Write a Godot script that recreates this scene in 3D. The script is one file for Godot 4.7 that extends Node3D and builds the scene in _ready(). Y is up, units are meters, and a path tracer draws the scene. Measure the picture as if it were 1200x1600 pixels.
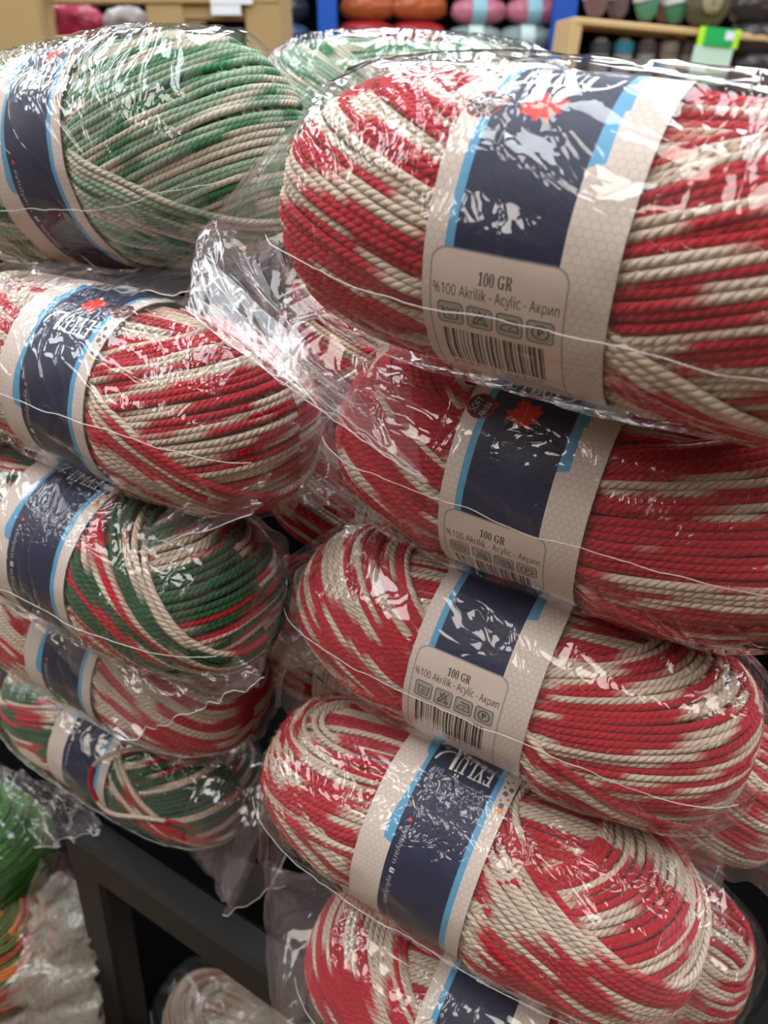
extends Node3D

# ---------------------------------------------------------------- camera numbers (photograph taken as 1200 x 1600)
const EYE := Vector3(0, 1.45, 0)
const PITCH := 30.0
const FOCAL := 1200.0
var cam_basis := Basis(Vector3.RIGHT, deg_to_rad(-PITCH))
var used := {}
var M := {}
var rope_tex: ImageTexture
var crinkle_tex: ImageTexture
var label_tex: ImageTexture
var wob := FastNoiseLite.new()

func ray(px: float, py: float) -> Vector3:
	return cam_basis * Vector3((px - 600.0) / FOCAL, (800.0 - py) / FOCAL, -1.0)

func at(px: float, py: float, depth: float) -> Vector3:
	return EYE + ray(px, py) * depth

func far_at(px: float, py: float, d: float) -> Vector3:
	var r := ray(px, py)
	return EYE + r * (d / -r.z)

# ---------------------------------------------------------------- tree helpers
func numbered(called: String) -> String:
	if not used.has(called):
		used[called] = 0
		return called
	used[called] += 1
	return "%s_%03d" % [called, used[called]]

func tag(o: Node, label: String, category: String, group := "", kind := "") -> void:
	if label: o.set_meta("label", label)
	if category: o.set_meta("category", category)
	if group: o.set_meta("group", group)
	if kind: o.set_meta("kind", kind)

func thing(called: String, label: String, category: String, where := Transform3D(), group := "") -> Node3D:
	var o := Node3D.new()
	o.name = numbered(called)
	add_child(o)
	o.transform = where
	tag(o, label, category, group)
	return o

func part(called: String, mesh: Mesh, mat: Material, parent: Node, where := Transform3D()) -> MeshInstance3D:
	var o := MeshInstance3D.new()
	o.name = called
	o.mesh = mesh
	o.material_override = mat
	o.transform = where
	parent.add_child(o, true)
	return o

func whole(called: String, mesh: Mesh, mat: Material, label: String, category: String, where := Transform3D(), group := "", kind := "") -> MeshInstance3D:
	var o := part(numbered(called), mesh, mat, self, where)
	tag(o, label, category, group, kind)
	return o

func structure(called: String, mesh: Mesh, mat: Material, where := Transform3D()) -> MeshInstance3D:
	var o := part(called, mesh, mat, self, where)
	o.set_meta("kind", "structure")
	return o

# ---------------------------------------------------------------- materials
func mat(called: String, c: Color, rough := 0.8, metal := 0.0) -> StandardMaterial3D:
	var m := StandardMaterial3D.new()
	m.resource_name = called
	m.albedo_color = c
	m.roughness = rough
	m.metallic = metal
	M[called] = m
	return m

func noise_image(size: int, freq: float, sd: int, octaves := 4) -> Image:
	var n := FastNoiseLite.new()
	n.seed = sd
	n.frequency = freq
	n.fractal_octaves = octaves
	return n.get_seamless_image(size, size)

func make_rope() -> void:
	# relief of a three-ply strand: u runs round it, v along it (one ply step each tile)
	var n := 96
	var im := Image.create(n, n, false, Image.FORMAT_RF)
	var fz := noise_image(n, 0.09, 5, 3)
	for y in n:
		for x in n:
			var u := (x + 0.5) / n
			var v := (y + 0.5) / n
			var w := fposmod(3.0 * u + v, 1.0)
			var h := pow(absf(sin(PI * w)), 0.55)
			var fx := int(fposmod(w * n * 0.5 + u * n, n))
			var fy := int(fposmod(v * n - u * n * 2.0, n))
			h += 0.35 * (fz.get_pixel(fx, fy).r - 0.5)
			im.set_pixel(x, y, Color(h, 0, 0))
	rope_tex = ImageTexture.create_from_image(im)

func make_crinkle() -> void:
	# relief of thin stretched film: long pulled creases plus small squiggles
	var n := 768
	var im := Image.create(n, n, false, Image.FORMAT_RF)
	var a := FastNoiseLite.new(); a.seed = 3; a.frequency = 1.0; a.fractal_octaves = 1
	var b := FastNoiseLite.new(); b.seed = 8; b.frequency = 1.0; b.fractal_octaves = 2
	var c := FastNoiseLite.new(); c.seed = 21; c.frequency = 1.0; c.fractal_octaves = 1
	for y in n:
		for x in n:
			var u := float(x) / n
			var v := float(y) / n
			var wx := 0.04 * a.get_noise_2d(u * 4.0, v * 4.0 + 9.0)
			var wy := 0.04 * a.get_noise_2d(u * 4.0 + 31.0, v * 4.0)
			var r1 := 1.0 - absf(b.get_noise_2d((u + wx + v * 0.25) * 13.0, (v + wy) * 3.5))
			var r2 := 1.0 - absf(c.get_noise_2d((u + wx * 1.5) * 46.0, (v + wy * 1.5) * 38.0))
			var r3 := c.get_noise_2d(u * 75.0 + 50.0, v * 60.0)
			var patchy := clampf(0.5 + 1.6 * a.get_noise_2d(u * 3.0 + 70.0, v * 3.0), 0.05, 1.0)
			im.set_pixel(x, y, Color(pow(r1, 7.0) * 0.9 + patchy * (pow(r2, 4.0) * 0.34 + r3 * 0.12), 0, 0))
	crinkle_tex = ImageTexture.create_from_image(im)

func film(called: String, c: Color, rough: float, relief: float) -> StandardMaterial3D:
	var m := mat(called, c, rough)
	m.transparency = BaseMaterial3D.TRANSPARENCY_ALPHA
	m.cull_mode = BaseMaterial3D.CULL_DISABLED
	m.metallic_specular = 0.5
	m.heightmap_enabled = true
	m.heightmap_texture = crinkle_tex
	m.heightmap_scale = relief
	return m

func grained(called: String, c: Color, rough: float, tex: Texture2D, scale: float, relief: float) -> StandardMaterial3D:
	var m := mat(called, c, rough)
	m.uv1_triplanar = true
	m.uv1_scale = Vector3.ONE * scale
	m.heightmap_enabled = true
	m.heightmap_texture = tex
	m.heightmap_scale = relief
	return m

func make_materials() -> void:
	make_rope()
	make_crinkle()
	paint_label()
	var y := mat("yarn", Color(1, 1, 1), 0.93)
	y.vertex_color_use_as_albedo = true
	var gi := Image.create(128, 128, false, Image.FORMAT_RGB8)
	var gn := noise_image(128, 0.14, 9, 3)
	for yy in 128:
		for xx in 128:
			var q := 0.80 + 0.20 * gn.get_pixel(posmod(xx * 2 + yy, 128), posmod(yy - xx, 128)).r
			gi.set_pixel(xx, yy, Color(q, q, q))
	y.albedo_texture = ImageTexture.create_from_image(gi)
	var fu := mat("fuzz", Color(1, 1, 1), 0.9)
	fu.vertex_color_use_as_albedo = true
	fu.cull_mode = BaseMaterial3D.CULL_DISABLED
	y.metallic_specular = 0.25
	y.heightmap_enabled = true
	y.heightmap_texture = rope_tex
	y.heightmap_scale = 0.08
	y.rim_enabled = true
	y.rim = 0.25
	var p := mat("printed_paper", Color(1, 1, 1), 0.5)
	p.albedo_texture = label_tex
	p.metallic_specular = 0.4
	p.texture_repeat = false
	mat("paper_back", Color(0.86, 0.84, 0.81), 0.8)
	film("film", Color(0.93, 0.93, 0.95, 0.02), 0.035, 0.06)
	film("film_loose", Color(0.90, 0.86, 0.90, 0.045), 0.06, 0.012)
	film("film_cloudy", Color(0.80, 0.80, 0.76, 0.22), 0.16, 0.08)
	film("film_seam", Color(0.95, 0.95, 0.96, 0.34), 0.2, 0.0)
	M.film_seam.heightmap_enabled = false
	var noise := ImageTexture.create_from_image(noise_image(256, 0.03, 12))
	var fine := ImageTexture.create_from_image(noise_image(256, 0.12, 14))
	grained("black_steel", Color(0.07, 0.075, 0.085), 0.55, noise, 6.0, 0.02)
	grained("black_board", Color(0.02, 0.02, 0.025), 0.95, noise, 5.0, 0.02)
	M.black_board.metallic_specular = 0.15
	grained("grey_steel", Color(0.25, 0.29, 0.31), 0.5, noise, 6.0, 0.02)
	grained("blue_steel", Color(0.0, 0.28, 0.64), 0.45, noise, 4.0, 0.02)
	grained("cardboard", Color(0.66, 0.56, 0.38), 0.85, fine, 4.0, 0.05)
	grained("pine", Color(0.76, 0.64, 0.45), 0.7, noise, 2.0, 0.05)
	grained("plaster", Color(0.50, 0.43, 0.37), 0.9, noise, 1.0, 0.05)
	grained("ceiling_tile", Color(0.92, 0.92, 0.91), 0.95, fine, 2.0, 0.05)
	grained("floor_tile", Color(0.52, 0.44, 0.36), 0.45, noise, 0.8, 0.02)
	mat("white_card", Color(0.88, 0.90, 0.92), 0.6)
	mat("lime_card", Color(0.70, 0.92, 0.10), 0.6)
	mat("green_card", Color(0.05, 0.66, 0.32), 0.6)
	mat("pale_green_card", Color(0.74, 0.86, 0.78), 0.6)
	mat("lamp_frame", Color(0.9, 0.9, 0.9), 0.5)
	var g := mat("lamp_glow", Color(1, 1, 1), 0.6)
	g.emission_enabled = true
	g.emission = Color(0.96, 0.98, 1.0)
	g.emission_energy_multiplier = 4.0

# ---------------------------------------------------------------- the printed paper label
const LW := 512
const LH := 2048
const MM_W := 47.5
const MM_H := 258.0
const T_LOW := -56.0        # millimetres round the skein at the lower end of the print; 0 is the top of the text box
var paper: Image

func lx(x: float) -> float: return x / MM_W * LW
func ly(t: float) -> float: return LH - (t - T_LOW) / MM_H * LH

func dab(x: int, y: int, c: Color, a: float) -> void:
	if x < 0 or y < 0 or x >= LW or y >= LH or a <= 0.0: return
	paper.set_pixel(x, y, paper.get_pixel(x, y).lerp(c, minf(a, 1.0)))

func tri(a: Vector2, b: Vector2, c: Vector2, col: Color) -> void:
	var x0 := int(floor(minf(a.x, minf(b.x, c.x)))); var x1 := int(ceil(maxf(a.x, maxf(b.x, c.x))))
	var y0 := int(floor(minf(a.y, minf(b.y, c.y)))); var y1 := int(ceil(maxf(a.y, maxf(b.y, c.y))))
	var area := (b - a).cross(c - a)
	if absf(area) < 1e-6: return
	for y in range(y0, y1):
		for x in range(x0, x1):
			var n := 0
			for k in 4:
				var p := Vector2(x + 0.25 + 0.5 * (k % 2), y + 0.25 + 0.5 * (k / 2))
				var w0 := (b - a).cross(p - a) / area
				var w1 := (c - b).cross(p - b) / area
				var w2 := (a - c).cross(p - c) / area
				if w0 >= 0 and w1 >= 0 and w2 >= 0: n += 1
			if n: dab(x, y, col, n / 4.0)

func poly(points: Array, col: Color) -> void:
	var pts := PackedVector2Array()
	for p in points: pts.append(Vector2(lx(p[0]), ly(p[1])))
	var ix := Geometry2D.triangulate_polygon(pts)
	for k in range(0, ix.size(), 3): tri(pts[ix[k]], pts[ix[k + 1]], pts[ix[k + 2]], col)

func stroke(points: Array, wide: float, col: Color) -> void:
	for k in points.size() - 1:
		var a := Vector2(points[k][0], points[k][1]); var b := Vector2(points[k + 1][0], points[k + 1][1])
		var d := (b - a).normalized() * wide * 0.5
		a -= d * 0.6; b += d * 0.6
		var s := Vector2(-d.y, d.x)
		poly([[a.x + s.x, a.y + s.y], [b.x + s.x, b.y + s.y], [b.x - s.x, b.y - s.y], [a.x - s.x, a.y - s.y]], col)

func ring(cx: float, ct: float, r: float, wide: float, col: Color, from := 0.0, to := 360.0) -> void:
	var pts := []
	for k in 19:
		var q := deg_to_rad(lerpf(from, to, k / 18.0))
		pts.append([cx + cos(q) * r, ct + sin(q) * r])
	stroke(pts, wide, col)

func disc(cx: float, ct: float, r: float, col: Color) -> void:
	var pts := []
	for k in 18: pts.append([cx + cos(k * TAU / 18) * r, ct + sin(k * TAU / 18) * r])
	poly(pts, col)

func words(s: String, face: String, high: float, cx: float, ct: float, turn: float, col: Color, bold := false, wide := 1.0) -> void:
	var f := SystemFont.new()
	f.font_names = PackedStringArray([face])
	if bold: f.font_weight = 700
	var t := TextMesh.new()
	t.font = f
	t.text = s
	t.font_size = 64
	t.pixel_size = 1.0 / 46.0
	t.depth = 0.0
	t.curve_step = 1.0
	var ar := t.get_mesh_arrays()
	var v: PackedVector3Array = ar[Mesh.ARRAY_VERTEX]
	var ix = ar[Mesh.ARRAY_INDEX]
	var q := deg_to_rad(turn)
	var pts := PackedVector2Array()
	var lo := 1e9
	var hi := -1e9
	for p in v:
		lo = minf(lo, p.x)
		hi = maxf(hi, p.x)
	var squeeze := wide / maxf(hi - lo, 1e-6)
	for p in v:
		var e := Vector2((p.x - (lo + hi) * 0.5) * squeeze, p.y * high).rotated(q)
		pts.append(Vector2(lx(cx + e.x), ly(ct + e.y)))
	var order: PackedInt32Array = ix if ix != null and ix.size() else PackedInt32Array(range(v.size()))
	for k in range(0, order.size() - 2, 3): tri(pts[order[k]], pts[order[k + 1]], pts[order[k + 2]], col)

func rounded(x0: float, t0: float, x1: float, t1: float, r: float) -> Array:
	var pts := []
	for c in [[x1 - r, t1 - r, 0.0], [x0 + r, t1 - r, 90.0], [x0 + r, t0 + r, 180.0], [x1 - r, t0 + r, 270.0]]:
		for k in 6:
			var q := deg_to_rad(c[2] + k * 18.0)
			pts.append([c[0] + cos(q) * r, c[1] + sin(q) * r])
	return pts

func paint_label() -> void:
	var white := Color(0.81, 0.765, 0.735)
	var navy := Color(0.075, 0.12, 0.25)
	var sky := Color(0.33, 0.60, 0.76)
	var grey := Color(0.55, 0.53, 0.53)
	var ink := Color(0.13, 0.12, 0.14)
	paper = Image.create(LW, LH, false, Image.FORMAT_RGB8)
	paper.fill(white)
	# honeycomb print on the two margins
	var hexc := Color(0.72, 0.67, 0.64)
	var cell := 2.3
	for y in LH:
		var t := T_LOW + (LH - y - 0.5) / LH * MM_H
		for x in LW:
			var xm := (x + 0.5) / LW * MM_W
			if xm > 7.0 and xm < 35.0: continue
			var best := 1e9
			var second := 1e9
			var row := roundi(t / (cell * 0.866))
			for r in [row - 1, row, row + 1]:
				var sh := cell * 0.5 if posmod(r, 2) else 0.0
				var cxm := roundf((xm - sh) / cell) * cell + sh
				var dy: float = t - r * cell * 0.866
				for k in [-1, 0, 1]:
					var d := Vector2(xm - cxm - k * cell, dy).length()
					if d < best: second = best; best = d
					elif d < second: second = d
			var e := second - best
			if e < 0.28: dab(x, y, hexc, 0.75)
	# navy band with its light blue edge, ragged block of light blue on the other side
	poly([[7.6, T_LOW], [34.5, T_LOW], [34.5, T_LOW + MM_H], [7.6, T_LOW + MM_H]], navy)
	poly([[5.4, T_LOW], [7.8, T_LOW], [7.8, T_LOW + MM_H], [5.4, T_LOW + MM_H]], sky)
	poly([[34.5, 22.0], [38.3, 23.5], [37.6, 38.0], [38.6, 38.5], [37.8, 50.0], [36.2, 52.0], [36.4, 64.0], [38.8, 84.0], [38.0, 88.0], [34.5, 89.0]], sky)
	poly([[34.5, 150.0], [37.5, 151.0], [36.5, 176.0], [34.5, 178.0]], sky)
	# text box
	poly(rounded(2.2, -62.0, 37.6, 0.0, 4.0), grey)
	poly(rounded(2.6, -62.0, 37.2, -0.5, 3.7), Color(0.81, 0.755, 0.72))
	words("100 GR", "Droid Serif", 3.3, 19.6, -6.3, 0.0, ink, true, 8.8)
	words("%100 Akrilik - Acylic - Акрип", "Droid Sans", 2.9, 19.6, -10.6, 0.0, ink, false, 33.0)
	for k in 4:
		var x0 := 4.6 + k * 8.0
		var b := [x0, -20.4, x0 + 6.5, -14.2]
		poly(rounded(b[0] - 0.25, b[1] - 0.25, b[2] + 0.25, b[3] + 0.25, 1.2), ink)
		poly(rounded(b[0], b[1], b[2], b[3], 1.0), Color(0.64, 0.62, 0.60))
		var cx: float = x0 + 3.3
		var ct := -17.3
		match k:
			0:
				stroke([[cx - 2.3, ct + 1.6], [cx - 1.6, ct - 1.9], [cx + 1.6, ct - 1.9], [cx + 2.3, ct + 1.6]], 0.32, ink)
				stroke([[cx - 2.2, ct + 0.9], [cx - 1.1, ct + 1.3], [cx, ct + 0.9], [cx + 1.1, ct + 1.3], [cx + 2.2, ct + 0.9]], 0.26, ink)
				words("40°", "Droid Sans", 1.7, cx + 0.2, ct - 0.5, 0.0, ink, false, 2.4)
			1:
				stroke([[cx - 2.0, ct - 1.7], [cx, ct + 2.2], [cx + 2.0, ct - 1.7], [cx - 2.0, ct - 1.7]], 0.34, ink)
				stroke([[cx - 1.7, ct + 2.0], [cx + 1.7, ct - 2.2]], 0.32, ink)
				stroke([[cx + 1.7, ct + 2.0], [cx - 1.7, ct - 2.2]], 0.32, ink)
			2:
				stroke([[cx - 2.5, ct - 1.5], [cx + 2.4, ct - 1.5], [cx + 1.9, ct + 1.6], [cx - 1.0, ct + 1.6]], 0.34, ink)
				stroke([[cx - 2.5, ct - 1.5], [cx - 1.9, ct - 0.2], [cx - 0.8, ct + 0.4], [cx + 1.7, ct + 0.4]], 0.30, ink)
				disc(cx + 0.2, ct - 0.6, 0.32, ink)
			3:
				ring(cx, ct, 2.1, 0.36, ink)
				words("P", "Droid Sans", 2.5, cx + 0.05, ct, 0.0, ink, true, 1.5)
	# barcode
	var rng := RandomNumberGenerator.new()
	rng.seed = 77
	var xb := 5.4
	while xb < 33.0:
		var w: float = [0.28, 0.28, 0.56, 0.84][rng.randi() % 4]
		poly([[xb, -36.0], [xb + w, -36.0], [xb + w, -22.4], [xb, -22.4]], Color(0.08, 0.08, 0.09))
		xb += w + [0.30, 0.30, 0.58, 0.85][rng.randi() % 4]
	words("8 6 8 4 5 3 7 0 2 1 9 6", "Droid Sans", 1.9, 18.5, -38.0, 0.0, ink, false, 26.0)
	# badge, leaf, logo, decoration, small line of text along the band
	disc(4.6, 36.0, 4.7, Color(0.62, 0.10, 0.10))
	poly([[8.0, 38.6], [10.4, 38.4], [8.6, 34.4]], Color(0.62, 0.10, 0.10))
	disc(4.6, 36.0, 4.2, Color(0.20, 0.09, 0.09))
	words("SOFT", "Droid Sans", 2.5, 3.0, 36.2, 74.0, Color(0.93, 0.90, 0.87), false, 5.6)
	words("Akrilik", "Droid Sans", 2.2, 6.4, 35.2, 74.0, Color(0.93, 0.90, 0.87), false, 5.8)
	var leaf := [[0, -6.5], [0.8, -3.5], [3.6, -4.2], [3.0, -2.6], [6.0, -0.2], [4.9, 0.5], [5.4, 2.6], [3.2, 2.2], [2.4, 3.2], [1.6, 2.4], [1.9, 5.2], [0.8, 4.6], [0, 6.6], [-0.8, 4.6], [-1.9, 5.2], [-1.6, 2.4], [-2.4, 3.2], [-3.2, 2.2], [-5.4, 2.6], [-4.9, 0.5], [-6.0, -0.2], [-3.0, -2.6], [-3.6, -4.2], [-0.8, -3.5]]
	var lp := []
	for q in leaf:
		var e := Vector2(q[0], q[1]).rotated(0.5)
		lp.append([19.0 + e.x, 37.0 + e.y])
	poly(lp, Color(0.80, 0.13, 0.08))
	stroke([[19.0, 32.0], [19.0, 41.0]], 0.35, Color(0.9, 0.4, 0.2))
	var pale := Color(0.93, 0.92, 0.90)
	words("EYLÜ", "Droid Serif", 8.4, 17.0, 49.0, 0.0, pale, true, 15.0)
	stroke([[25.9, 53.2], [25.9, 44.9]], 1.4, pale)
	stroke([[25.9, 45.2], [28.3, 45.0], [30.6, 46.0], [32.4, 48.4], [33.2, 51.6]], 0.95, pale)
	words("INT", "Droid Sans", 2.6, 30.0, 56.0, 0.0, Color(0.62, 0.66, 0.74), false, 4.6)
	for q in [[2.6, 58.0, 0.85], [1.6, 50.0, 0.75], [3.0, 52.6, 0.8], [4.0, 47.0, 0.7]]:
		ring(q[0], q[1], q[2], 0.45, Color(0.20, 0.23, 0.28))
		disc(q[0], q[1], q[2] * 0.55, Color(0.14, 0.17, 0.22))
	for q in [[3.7, 56.0], [1.2, 54.4], [4.2, 50.2]]: disc(q[0], q[1], 0.5, Color(0.72, 0.28, 0.28))
	poly([[0.9, 60.0], [1.6, 61.4], [1.9, 60.4], [2.5, 61.6], [2.9, 60.4], [3.7, 61.0], [3.4, 59.2], [2.4, 58.6 + 0.5], [1.4, 58.9]], Color(0.87, 0.58, 0.24))
	disc(31.0, 78.0, 0.8, Color(0.85, 0.22, 0.20))
	words("eylulyarn", "Droid Sans", 1.9, 31.0, 88.0, 90.0, Color(0.80, 0.78, 0.76), false, 15.0)
	poly(rounded(30.0, 97.4, 32.0, 99.6, 0.4), Color(0.88, 0.87, 0.86))
	words("f", "Droid Sans", 1.7, 31.0, 98.5, 90.0, navy, true, 1.0)
	words("eylulyarn", "Droid Sans", 1.9, 31.0, 108.5, 90.0, Color(0.80, 0.78, 0.76), false, 15.0)
	label_tex = ImageTexture.create_from_image(paper)

# ---------------------------------------------------------------- mesh building
class Soup:
	var v := PackedVector3Array()
	var n := PackedVector3Array()
	var uv := PackedVector2Array()
	var c := PackedColorArray()
	var i := PackedInt32Array()
	func mesh(colored := false) -> ArrayMesh:
		var ar := []
		ar.resize(Mesh.ARRAY_MAX)
		ar[Mesh.ARRAY_VERTEX] = v
		ar[Mesh.ARRAY_NORMAL] = n
		ar[Mesh.ARRAY_TEX_UV] = uv
		if colored: ar[Mesh.ARRAY_COLOR] = c
		ar[Mesh.ARRAY_INDEX] = i
		var m := ArrayMesh.new()
		m.add_surface_from_arrays(Mesh.PRIMITIVE_TRIANGLES, ar)
		return m

func grid_mesh(pts: Array, uvs: Array, rows: int, cols: int) -> ArrayMesh:
	# a sheet of rows x cols points with smooth normals
	var s := Soup.new()
	for k in rows * cols:
		var r := k / cols
		var c := k % cols
		var du: Vector3 = pts[r * cols + mini(c + 1, cols - 1)] - pts[r * cols + maxi(c - 1, 0)]
		var dv: Vector3 = pts[mini(r + 1, rows - 1) * cols + c] - pts[maxi(r - 1, 0) * cols + c]
		s.v.append(pts[k])
		s.uv.append(uvs[k])
		var nn := du.cross(dv)
		s.n.append(nn.normalized() if nn.length() > 1e-12 else Vector3.UP)
	for r in rows - 1:
		for c in cols - 1:
			var a := r * cols + c
			for q in [a, a + cols, a + 1, a + 1, a + cols, a + cols + 1]: s.i.append(q)
	return s.mesh()

func tube_into(s: Soup, path: PackedVector3Array, r: float, sides := 6, closed := false) -> void:
	var n := path.size()
	var base := s.v.size()
	var side := Vector3.UP
	for k in n:
		var d := (path[mini(k + 1, n - 1)] - path[maxi(k - 1, 0)])
		if closed: d = path[(k + 1) % n] - path[(k + n - 1) % n]
		d = d.normalized()
		if absf(d.dot(side)) > 0.95: side = Vector3.RIGHT if absf(d.x) < 0.9 else Vector3.FORWARD
		var b := d.cross(side).normalized()
		side = b.cross(d).normalized()
		for j in sides:
			var q := TAU * j / sides
			var nn := side * cos(q) + b * sin(q)
			s.v.append(path[k] + nn * r)
			s.n.append(nn)
			s.uv.append(Vector2(float(j) / sides, k * 0.1))
	for k in (n if closed else n - 1):
		for j in sides:
			var a := base + k * sides + j
			var b2 := base + k * sides + (j + 1) % sides
			var c := base + ((k + 1) % n) * sides + j
			var d2 := base + ((k + 1) % n) * sides + (j + 1) % sides
			for q in [a, c, b2, b2, c, d2]: s.i.append(q)

func tube(path: PackedVector3Array, r: float, sides := 6, closed := false) -> ArrayMesh:
	var s := Soup.new()
	tube_into(s, path, r, sides, closed)
	return s.mesh()

func block(size: Vector3, bevel := 0.003) -> ArrayMesh:
	# a box with chamfered edges
	var st := SurfaceTool.new()
	st.begin(Mesh.PRIMITIVE_TRIANGLES)
	st.set_smooth_group(-1)
	var h := size * 0.5
	bevel = minf(bevel, minf(h.x, minf(h.y, h.z)) * 0.45)
	var faces := []
	for ax in 3:
		for sg in [-1.0, 1.0]:
			var u := (ax + 1) % 3
			var w := (ax + 2) % 3
			var q := []
			for cc in [[-1, -1], [1, -1], [1, 1], [-1, 1]]:
				var p := Vector3.ZERO
				p[ax] = sg * h[ax]
				p[u] = cc[0] * (h[u] - bevel)
				p[w] = cc[1] * (h[w] - bevel)
				q.append(p)
			faces.append(q)
	for ax in 3:                       # edge chamfers, running along ax
		var u := (ax + 1) % 3
		var w := (ax + 2) % 3
		for su in [-1.0, 1.0]:
			for sw in [-1.0, 1.0]:
				var q := []
				for e in [[-1, 0], [1, 0], [1, 1], [-1, 1]]:
					var p := Vector3.ZERO
					p[ax] = e[0] * (h[ax] - bevel)
					p[u] = su * (h[u] - (bevel if e[1] else 0.0))
					p[w] = sw * (h[w] - (0.0 if e[1] else bevel))
					q.append(p)
				faces.append(q)
	for sx in [-1.0, 1.0]:
		for sy in [-1.0, 1.0]:
			for sz in [-1.0, 1.0]:
				faces.append([Vector3(sx * h.x, sy * (h.y - bevel), sz * (h.z - bevel)), Vector3(sx * (h.x - bevel), sy * h.y, sz * (h.z - bevel)), Vector3(sx * (h.x - bevel), sy * (h.y - bevel), sz * h.z)])
	for q in faces:
		var mid := Vector3.ZERO
		for p in q: mid += p
		var nn: Vector3 = (q[1] - q[0]).cross(q[2] - q[0])
		var turn: bool = nn.dot(mid) > 0
		for k in range(1, q.size() - 1):
			for p in ([q[0], q[k + 1], q[k]] if turn else [q[0], q[k], q[k + 1]]): st.add_vertex(p)
	st.generate_normals()
	return st.commit()

# ---------------------------------------------------------------- yarn skeins
const STRAND := 0.0024
const POWER := 3.2

func waist(x: float) -> float:
	return 1.0 - 0.060 * exp(-pow(absf(x) / 0.0275, 8.0))

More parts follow.
